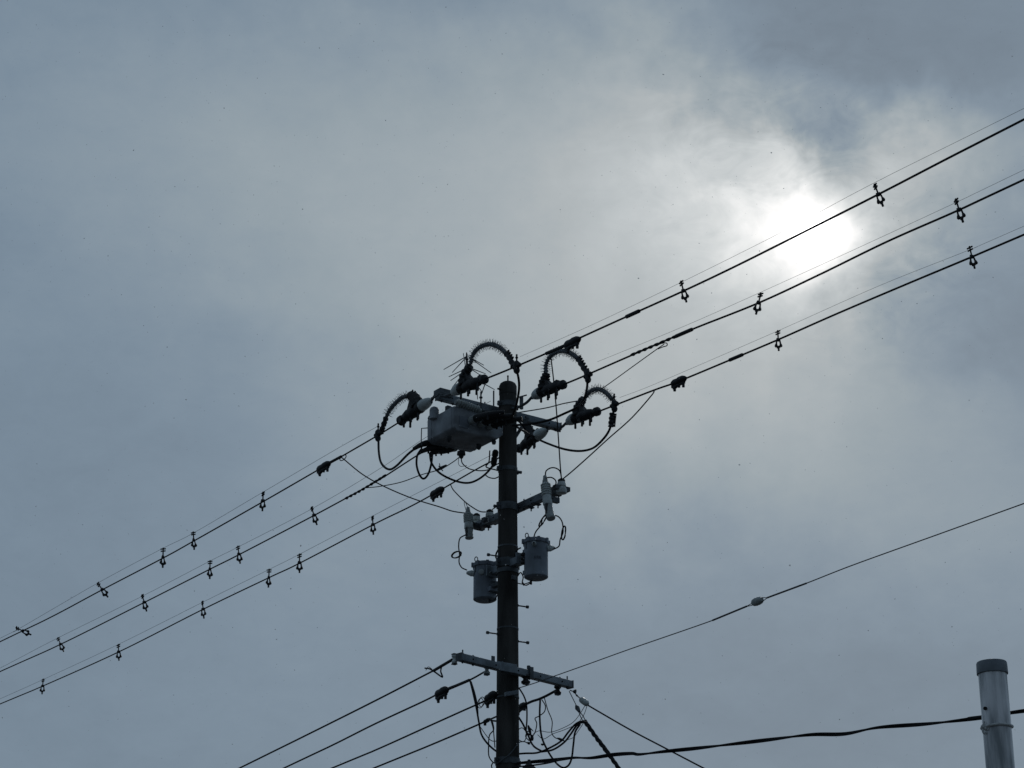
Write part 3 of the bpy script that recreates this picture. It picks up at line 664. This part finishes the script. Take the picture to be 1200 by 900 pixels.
k = M(); k.tube(smooth(mp(rp, [(875, 710.5), (882, 706.5), (890, 702)]), 4), .004, 6); k.tube(smooth(mp(rp, [(875, 710.8), (884, 708.5), (892, 705)]), 4), .004, 6); k.tube(smooth(mp(rp, [(899, 700.5), (891, 700.5), (884, 703)]), 4), .004, 6); k.tube(smooth(mp(rp, [(899, 700.7), (893, 705), (886, 707.5)]), 4), .004, 6); k.build('wire_loop', WIRE, eg)

# drop to the lower right with its small insulator
D1 = plane(L1, V((.8, -.6, 0)))
dr = wire('service_drop', line(D1, [(689, 826.5), (700, 833), (740, 856), (780, 877), (826, 901)], 0, 5), .009, 'thin service cable dropping to the lower right edge', 'cable')
di = thing('egg_insulator', D1(684, 822), 'pale small insulator hung off the right tip of the lower crossarm', 'insulator')
k = M(); k.turn(D1(680, 819), D1(689, 825.5), [(0, .02), (.15, .034), (.45, .036), (.5, .026), (.55, .036), (.85, .034), (1, .018)], 14); k.build('porcelain', PORC, di)
k = M(); k.tube(smooth(mp(D1, [(668, 809), (673, 811), (676, 815), (682, 820)]), 4), .007, 6); k.ball(D1(673.5, 810.5), .022, 8); k.ball(D1(676, 815), .012, 8); k.rod(D1(673, 812), D1(675, 808), .010); k.build('hook', STEELD, di)
D2 = plane(L1, V((.5, -.86, 0)))
k = twisted(line(D2, [(685, 845), (690, 852), (700, 866), (712, 882), (725.5, 901)], 0, 4), .013, .013, 3.2, 3)
tag(k.build('service_drop', WIRE), 'thick twisted black service cable falling steeply to the bottom edge', 'cable')
k = M(); k.tube(mp(D2, [(667, 810), (672, 820), (677, 830)]), .005, 6); k.turn(D2(675, 827), D2(679, 834), [(0, .012), (.4, .028), (1, .015)], 10)
for o_ in (-1.5, 1.8): k.tube(mp(D2, [(677.5, 832), (681.5 + o_, 839), (685 + o_, 846)]), .0055, 6)
tag(k.build('drop_bail', STEELD), 'small dark wedge and bail holding the thick twisted cable', 'wire clamp')
MS = 'tangled black leads right of the lower pole'
def m2(pts, r, label, f=D2): wire('tangled_lead', mp(f, pts), r, label, 'wire', MS)
NR = plane(PC + W * .3, V((.9, -.436, 0)))
m2([(600, 884), (615, 882.8), (630, 882), (645, 876), (658, 868), (666, 858), (674, 849), (681, 845.5), (688, 847)], .011, 'upper strand of the lead bundle rising to the twisted cable', NR)
m2([(634, 881), (648, 878.5), (661, 870), (669, 860), (676, 850), (683, 846.5), (689, 849)], .011, 'lower strand of the lead bundle rising to the twisted cable', NR)
m2([(606, 838), (613, 849), (619, 862), (625, 874), (636, 881)], .011, 'lead slanting down from the pole to the bundle of strands', NR)
m2([(633, 820), (632.5, 840), (634.5, 862), (641, 878), (650, 892), (659, 899.5), (666, 897), (670, 888), (672, 872), (674, 858), (680, 848.5)], .011, 'deep hanging loop from thick wire down to the bottom edge and back', NR)
m2([(608, 806), (614, 816), (617, 826), (617.5, 842), (616.5, 856)], .009, 'lead dropping from the lower crossarm beside the pole', NR)
m2([(638, 818), (642, 832), (647, 845), (646.5, 858), (650, 864), (655, 866)], .0055, 'thin lead ending in a small black plug', NR)
m2([(635, 820), (639, 827), (638, 834), (632, 839), (627, 842), (629, 848), (627, 858), (622, 866)], .006, 'kinked thin lead between pole and hanging loop', NR)
m2([(686, 826), (680, 836), (672, 846), (660, 853), (645, 858), (632, 856.5), (625, 860)], .0035, 'hair-thin lead sweeping from small insulator back towards the pole', NR)
m2([(688, 827), (684, 838), (676, 848), (662, 855), (648, 860), (637, 866), (630, 861)], .0035, 'second hair-thin lead sweeping below its twin', NR)
m2([(684, 847), (678, 856), (672, 864), (665, 867)], .0035, 'short hair-thin lead under the bundle bend', NR)
m2([(606, 856), (612, 853), (617, 860), (614, 869), (607, 866), (605, 860)], .005, 'small loose ring of wire against the pole edge', NR)
m2([(607, 870), (614, 869), (620, 871), (623, 864), (619, 857), (616, 863), (620, 868)], .006, 'small knot of wire turns beside the pole', NR)
k = M()
for a, b, r in (((619, 850), (622, 861), .016), ((623, 861), (624, 868), .018), ((616, 858), (622, 862), .010), ((620, 852), (625, 857), .006), ((618, 870), (621, 872), .014), ((653, 865), (661, 868), .014), ((634, 872), (637, 873), .012)): k.turn(NR(*a), NR(*b), [(0, r * .5), (.3, r), (.7, r), (1, r * .5)], 8)
tag(k.build('wire_connectors', RUB), 'cluster of small black connectors in the tangle beside the pole', 'connectors')
SL = plane(PC - W * .05, U)
def m3(pts, r, label): wire('tangled_lead', mp(SL, pts), r, label, 'wire', 'black leads hanging left of the lower pole')
m3([(551, 798), (554, 810), (558, 828), (561, 845), (564, 860), (571, 871), (581, 880), (590, 884)], .011, 'thick lead hanging from second low-voltage wire to the pole')
m3([(552, 799), (556, 812), (559, 826), (560, 840)], .010, 'short strand alongside the thick hanging lead')
m3([(563, 852), (570, 862), (576, 868), (583, 868.5)], .0045, 'thin lead branching from the thick hanging lead')
m3([(577, 845), (578.5, 855), (573.5, 862), (572.5, 875), (573, 886), (577.5, 893), (582, 895)], .007, 'lead bowing out and back to the pole foot band')
m3([(575.5, 845), (578, 854), (579, 864), (580, 876)], .006, 'short lead hanging straight against the pole edge')
m3([(578, 893), (576, 898), (579, 905)], .007, 'tiny lead stub at the bottom edge left of the pole')
m3([(572, 843), (577, 844.5), (584, 845), (590, 844)], .010, 'stub of wire joining lowest low-voltage wire to the pole')
k = M()
for c in ((564.5, 822.5), (563, 824)): k.tube([SL(*c) + U * math.cos(q) * .055 + Z * math.sin(q) * .055 for q in [i * .45 for i in range(14)]], .0045, 6, True)
tag(k.build('wire_coil', WIRE), 'thin double ring of spare wire left of the pole below the lower crossarm', 'wire coil')
# comm cable to the right
cpts = [(606, 894.5), (622, 893), (640, 891.5), (655, 890), (673, 888), (693, 888.2), (718, 884.5), (740, 883), (750, 884), (780, 880.5), (815, 877), (850, 873), (900, 867), (950, 861), (990, 860), (1030, 852.5), (1090, 848), (1150, 841), (1200, 833)]
n = len(cpts); P = [at(x, y, 23.9 - 2.6 * (x - 606) / 594) for x, y in cpts]; P.append(P[-1] + (P[-1] - P[-3]).normalized() * 6)
tag(twisted(P, .0112, .0098, .62, 2).build('communication_cable', WIRE), 'thick black twin cable swaying across the lower right behind the pipe', 'cable')
wire('communication_cable', [at(x, y, 23.6) for x, y in ((600, 899), (622, 897), (640, 894.5), (655, 891))], .009, 'short black cable joining the thick twin cable near the pole', 'cable')
k = M(); c = at(620, 900, 23.7); k.turn(c - Z * .16, c + Z * .09, [(0, .12), (.4, .12), (.6, .085), (.75, .05), (.85, .02), (1, .016)], 20)
tag(k.build('cable_closure', RUB), 'dark domed cable closure peeking up beside the pole foot', 'cable closure')

# ------------------------------------------------------------------ galvanised pipe, near
pt = at(1162.3, 781, 4.5); pr_ = .0293; pb = V((pt.x + .004, pt.y, 0))
pp = thing('steel_pipe', (pb.x, pb.y, 0), 'galvanised steel pipe with a dark cap standing in the lower right corner', 'pipe')
M().turn(pb, pt, [(0, pr_), (1, pr_)], 56).build('tube', PIPE, pp)
k = M(); k.turn(pt - Z * .017, pt + Z * .010, [(0, pr_ + .0022), (.03, pr_ + .0030), (.85, pr_ + .0024), (.95, pr_ + .001), (1, pr_ - .004)], 56); k.build('pipe_cap', CAPM, pp)
h0 = at(1154, 830, 4.5); dx = (h0.x - pt.x); hy = pt.y - math.sqrt(max(1e-6, pr_ ** 2 - dx ** 2)); hc = at(1154, 830, hy)
k = M(); nn = V((dx, hy - pt.y, 0)).normalized(); k.turn(hc - nn * .004, hc + nn * .0006, [(0, .0036), (1, .0036)], 16); k.build('hole', DARK, pp)
tie = M(); zc = at(1170, 852.5, 4.5).z; tp = []
for i in range(32):
    q = 2 * math.pi * i / 32; tp.append(V((pt.x + math.cos(q) * (pr_ + .0022), pt.y + math.sin(q) * (pr_ + .0022), zc + .0012 * math.cos(q - .6) + .0006 * math.sin(3 * q))))
tie.tube(tp, .0028, 8, True)
kn = V((pt.x - pr_ * 1.02, pt.y - .012, zc - .002))
tie.ball(kn, .0062, 8); tie.ball(kn + V((.004, -.004, -.004)), .0042, 8); tie.tube(smooth([kn, kn + V((.004, -.004, .003)), kn + V((.008, -.008, -.003)), kn + V((.006, -.008, -.009))], 5), .0018, 6)
tie.tube(smooth([kn, kn + V((-.003, -.002, -.007)), kn + V((-.001, -.003, -.014)), kn + V((.004, -.003, -.013))], 5), .0022, 6); tie.tube(smooth([kn, kn + V((0, -.003, .005)), kn + V((.002, -.004, .011))], 4), .0016, 6)
tag(tie.build('cord_tie', ROPE), 'pale cord knotted around the galvanised pipe below its hole', 'cord')

# ------------------------------------------------------------------ falling snow
sn = M(); rnd = random.Random(3)
def flake(p, r):
    a = V([rnd.gauss(0, 1) for _ in range(3)]).normalized(); x, y = frame(a)
    k = 5; st = rnd.uniform(.8, 1.5)
    ring = [p + (x * math.cos(q) * st + y * math.sin(q)) * r * rnd.uniform(.6, 1.1) for q in [2 * math.pi * i / k for i in range(k)]]
    o = len(sn.v); sn.v += ring + [p + a * r * .6, p - a * r * .6]
    for i in range(k):
        j = (i + 1) % k; sn.f.append((o + i, o + j, o + k)); sn.f.append((o + j, o + i, o + k + 1))
for i in range(8000):
    Y = 6 + 22 * rnd.random() ** .6; p = V((rnd.uniform(-1, 1) * Y * .34, Y, rnd.uniform(.3, 1.6 + Y * .72)))
    flake(p, rnd.choice((.0018, .0020, .0022, .0026, .003, .0036, .0042)))
tag(sn.build('falling_snow', SNOW), 'sparse tiny snowflakes drifting in the air around the pole', 'snow', None, 'stuff')

# ------------------------------------------------------------------ world: overcast sky with the sun behind thin cloud
w = bpy.data.worlds.new('World'); sc.world = w; w.use_nodes = True; nt = w.node_tree; N = nt.nodes; Lk = nt.links; N.clear()
SD = ray(950, 268).normalized()
sel = math.asin(SD.z); saz = math.atan2(SD.x, SD.y)
def mt(op, a, b=None, c=None):
    n = N.new('ShaderNodeMath'); n.operation = op
    for i, v in enumerate((a, b, c)):
        if v is None: continue
        if isinstance(v, (int, float)): n.inputs[i].default_value = v
        else: Lk.new(v, n.inputs[i])
    return n.outputs[0]
def dot(vec, d):
    n = N.new('ShaderNodeVectorMath'); n.operation = 'DOT_PRODUCT'; Lk.new(vec, n.inputs[0]); n.inputs[1].default_value = d; return n.outputs['Value']
tc = N.new('ShaderNodeTexCoord'); D = tc.outputs['Generated']
def noise(scale, detail, rough=.55, off=(0, 0, 0), st=(1, 1, 1), dist=0):
    m = N.new('ShaderNodeMapping'); m.inputs['Location'].default_value = off; m.inputs['Scale'].default_value = st; Lk.new(D, m.inputs[0])
    n = N.new('ShaderNodeTexNoise'); n.inputs['Scale'].default_value = scale; n.inputs['Detail'].default_value = detail; n.inputs['Roughness'].default_value = rough; n.inputs['Distortion'].default_value = dist
    Lk.new(m.outputs[0], n.inputs['Vector']); return mt('SUBTRACT', n.outputs['Fac'], .5)
fz = mt('MAXIMUM', dot(D, FW), .12)
# sky coordinates in degrees-like units around a fixed compass direction (100 = about 2.2 degrees)
su = mt('MULTIPLY', mt('DIVIDE', dot(D, RT), fz), FPX); sv = mt('MULTIPLY', mt('DIVIDE', dot(D, UP), fz), -FPX)
su = mt('ADD', su, 600); sv = mt('ADD', sv, 450)
n1 = noise(9, 5, .6, (3, 1, 2)); n2 = noise(9, 5, .6, (7, 5, 1)); n3 = noise(34, 4, .6, (1, 8, 3)); n4 = noise(34, 4, .6, (4, 2, 9))
wu = mt('ADD', su, mt('ADD', mt('MULTIPLY', n1, 260), mt('MULTIPLY', n3, 90)))
wv = mt('ADD', sv, mt('ADD', mt('MULTIPLY', n2, 260), mt('MULTIPLY', n4, 90)))
def blob(cx, cy, sx, sy, rot, amp, U_=None, V_=None, p=1.0):
    U_ = U_ or wu; V_ = V_ or wv
    c, s = math.cos(R(rot)), math.sin(R(rot))
    dx = mt('SUBTRACT', U_, cx); dy = mt('SUBTRACT', V_, cy)
    a = mt('ADD', mt('MULTIPLY', dx, c / sx), mt('MULTIPLY', dy, s / sx)); b = mt('ADD', mt('MULTIPLY', dx, -s / sy), mt('MULTIPLY', dy, c / sy))
    q = mt('ADD', mt('MULTIPLY', a, a), mt('MULTIPLY', b, b))
    if p != 1: q = mt('POWER', q, p)
    return mt('MULTIPLY', mt('EXPONENT', mt('MULTIPLY', q, -1)), amp)
tot = None
def add(x):
    global tot; tot = x if tot is None else mt('ADD', tot, x)
BLOBS = [  # cx, cy, sx, sy, rot, amp   (thin bright and thick dark parts of the cloud layer)
 (600, 270, 520, 240, 12, .142), (810, 230, 190, 130, 35, .17), (760, 430, 260, 150, 0, .06), (960, 560, 320, 130, 10, .045),
 (910, 240, 95, 80, 20, .22), (1120, 175, 110, 60, -10, .16), (1060, 165, 50, 40, 0, .08),
 (1040, 60, 240, 100, 14, -.040), (620, -40, 500, 80, 0, -.03), (1110, 365, 170, 80, 15, -.085), (985, 165, 44, 30, 30, -.12), (880, 205, 50, 18, 10, -.10), (1010, 200, 34, 30, 60, -.06), (300, 700, 500, 260, -10, .022), (700, 800, 500, 120, 0, -.01),
 (150, 480, 220, 400, 0, -.015), (1250, 0, 200, 200, 0, -.01), (100, 100, 300, 160, 0, .015), (1000, 720, 300, 200, 0, -.012)]
for b in BLOBS: add(blob(*b))
sp_ = (.5, .7)
add(blob(955, 272, 22, 20, 0, 2.0, mt('ADD', su, mt('MULTIPLY', n3, 40)), mt('ADD', sv, mt('MULTIPLY', n4, 40))))
add(blob(952, 270, 56, 50, 0, .45, mt('ADD', su, mt('MULTIPLY', n3, 90)), mt('ADD', sv, mt('MULTIPLY', n4, 90))))
add(blob(945, 268, 130, 105, 0, .14, wu, wv))
add(mt('MULTIPLY', noise(6, 6, .55, (2, 2, 5), (1, 1, 2.2)), .075))
add(mt('MULTIPLY', noise(26, 5, .6, (5, 3, 5), (1, 1, 1.8), .6), .035))
gm = blob(930, 240, 190, 130, 25, 1, su, sv)
add(mt('MULTIPLY', gm, mt('MULTIPLY', noise(38, 7, .62, (9, 3, 4), (1, 1.0, 2.0), 1.2), .42)))
add(mt('MULTIPLY', mt('SUBTRACT', 1, gm), mt('MULTIPLY', noise(70, 6, .65, (1, 7, 4), (1, 1.0, 1.6), .8), .022)))
# the deck behind the camera, away from the sun, is thicker and dimmer
front = mt('ADD', mt('MULTIPLY', dot(D, SD), .5), .5)
base = mt('ADD', .115, mt('MULTIPLY', mt('POWER', front, 2.2), .13))
fade = mt('MULTIPLY', tot, mt('MINIMUM', mt('MAXIMUM', mt('MULTIPLY', mt('SUBTRACT', dot(D, FW), .2), 2.0), 0), 1))
Lum = mt('MAXIMUM', mt('ADD', base, fade), .02)
cr = N.new('ShaderNodeValToRGB'); Lk.new(mt('MULTIPLY', Lum, .5), cr.inputs[0]); el = cr.color_ramp.elements
stops = [(0, (.68, .98, 1.38)), (.127, (.735, 1.00, 1.28)), (.171, (.815, 1.0, 1.135)), (.22, (.895, 1.0, 1.06)), (.34, (.95, 1.0, 1.02)), (.5, (1, 1, 1))]
while len(el) < len(stops): el.new(.5)
for e, (p, c) in zip(el, stops): e.position = p; e.color = (*[x / 1.4 for x in c], 1)
vm = N.new('ShaderNodeVectorMath'); vm.operation = 'SCALE'; Lk.new(cr.outputs[0], vm.inputs[0]); Lk.new(mt('MULTIPLY', Lum, 1.4), vm.inputs['Scale'])
sky = N.new('ShaderNodeTexSky'); sky.sky_type = 'NISHITA'; sky.sun_disc = False; sky.sun_elevation = sel; sky.sun_rotation = saz; sky.air_density = 1.2; sky.dust_density = 1.5
b1 = N.new('ShaderNodeBackground'); Lk.new(sky.outputs[0], b1.inputs[0]); b1.inputs[1].default_value = .05
b2 = N.new('ShaderNodeBackground'); Lk.new(vm.outputs[0], b2.inputs[0]); b2.inputs[1].default_value = 1.0
mx = N.new('ShaderNodeMixShader'); mx.inputs[0].default_value = .965; Lk.new(b1.outputs[0], mx.inputs[1]); Lk.new(b2.outputs[0], mx.inputs[2])
out = N.new('ShaderNodeOutputWorld'); Lk.new(mx.outputs[0], out.inputs[0])

sd = bpy.data.lights.new('sun', 'SUN'); so = bpy.data.objects.new('sun', sd); COL.objects.link(so)
sd.energy = .6; sd.angle = R(12); sd.color = (1, .97, .92); so.rotation_euler = SD.to_track_quat('Z', 'Y').to_euler(); so.location = (0, 0, 30)

vs = sc.view_settings; vs.view_transform = 'Standard'; vs.look = 'None'; vs.exposure = 0; vs.gamma = 1; vs.use_curve_mapping = False
sc.cycles.max_bounces = 6
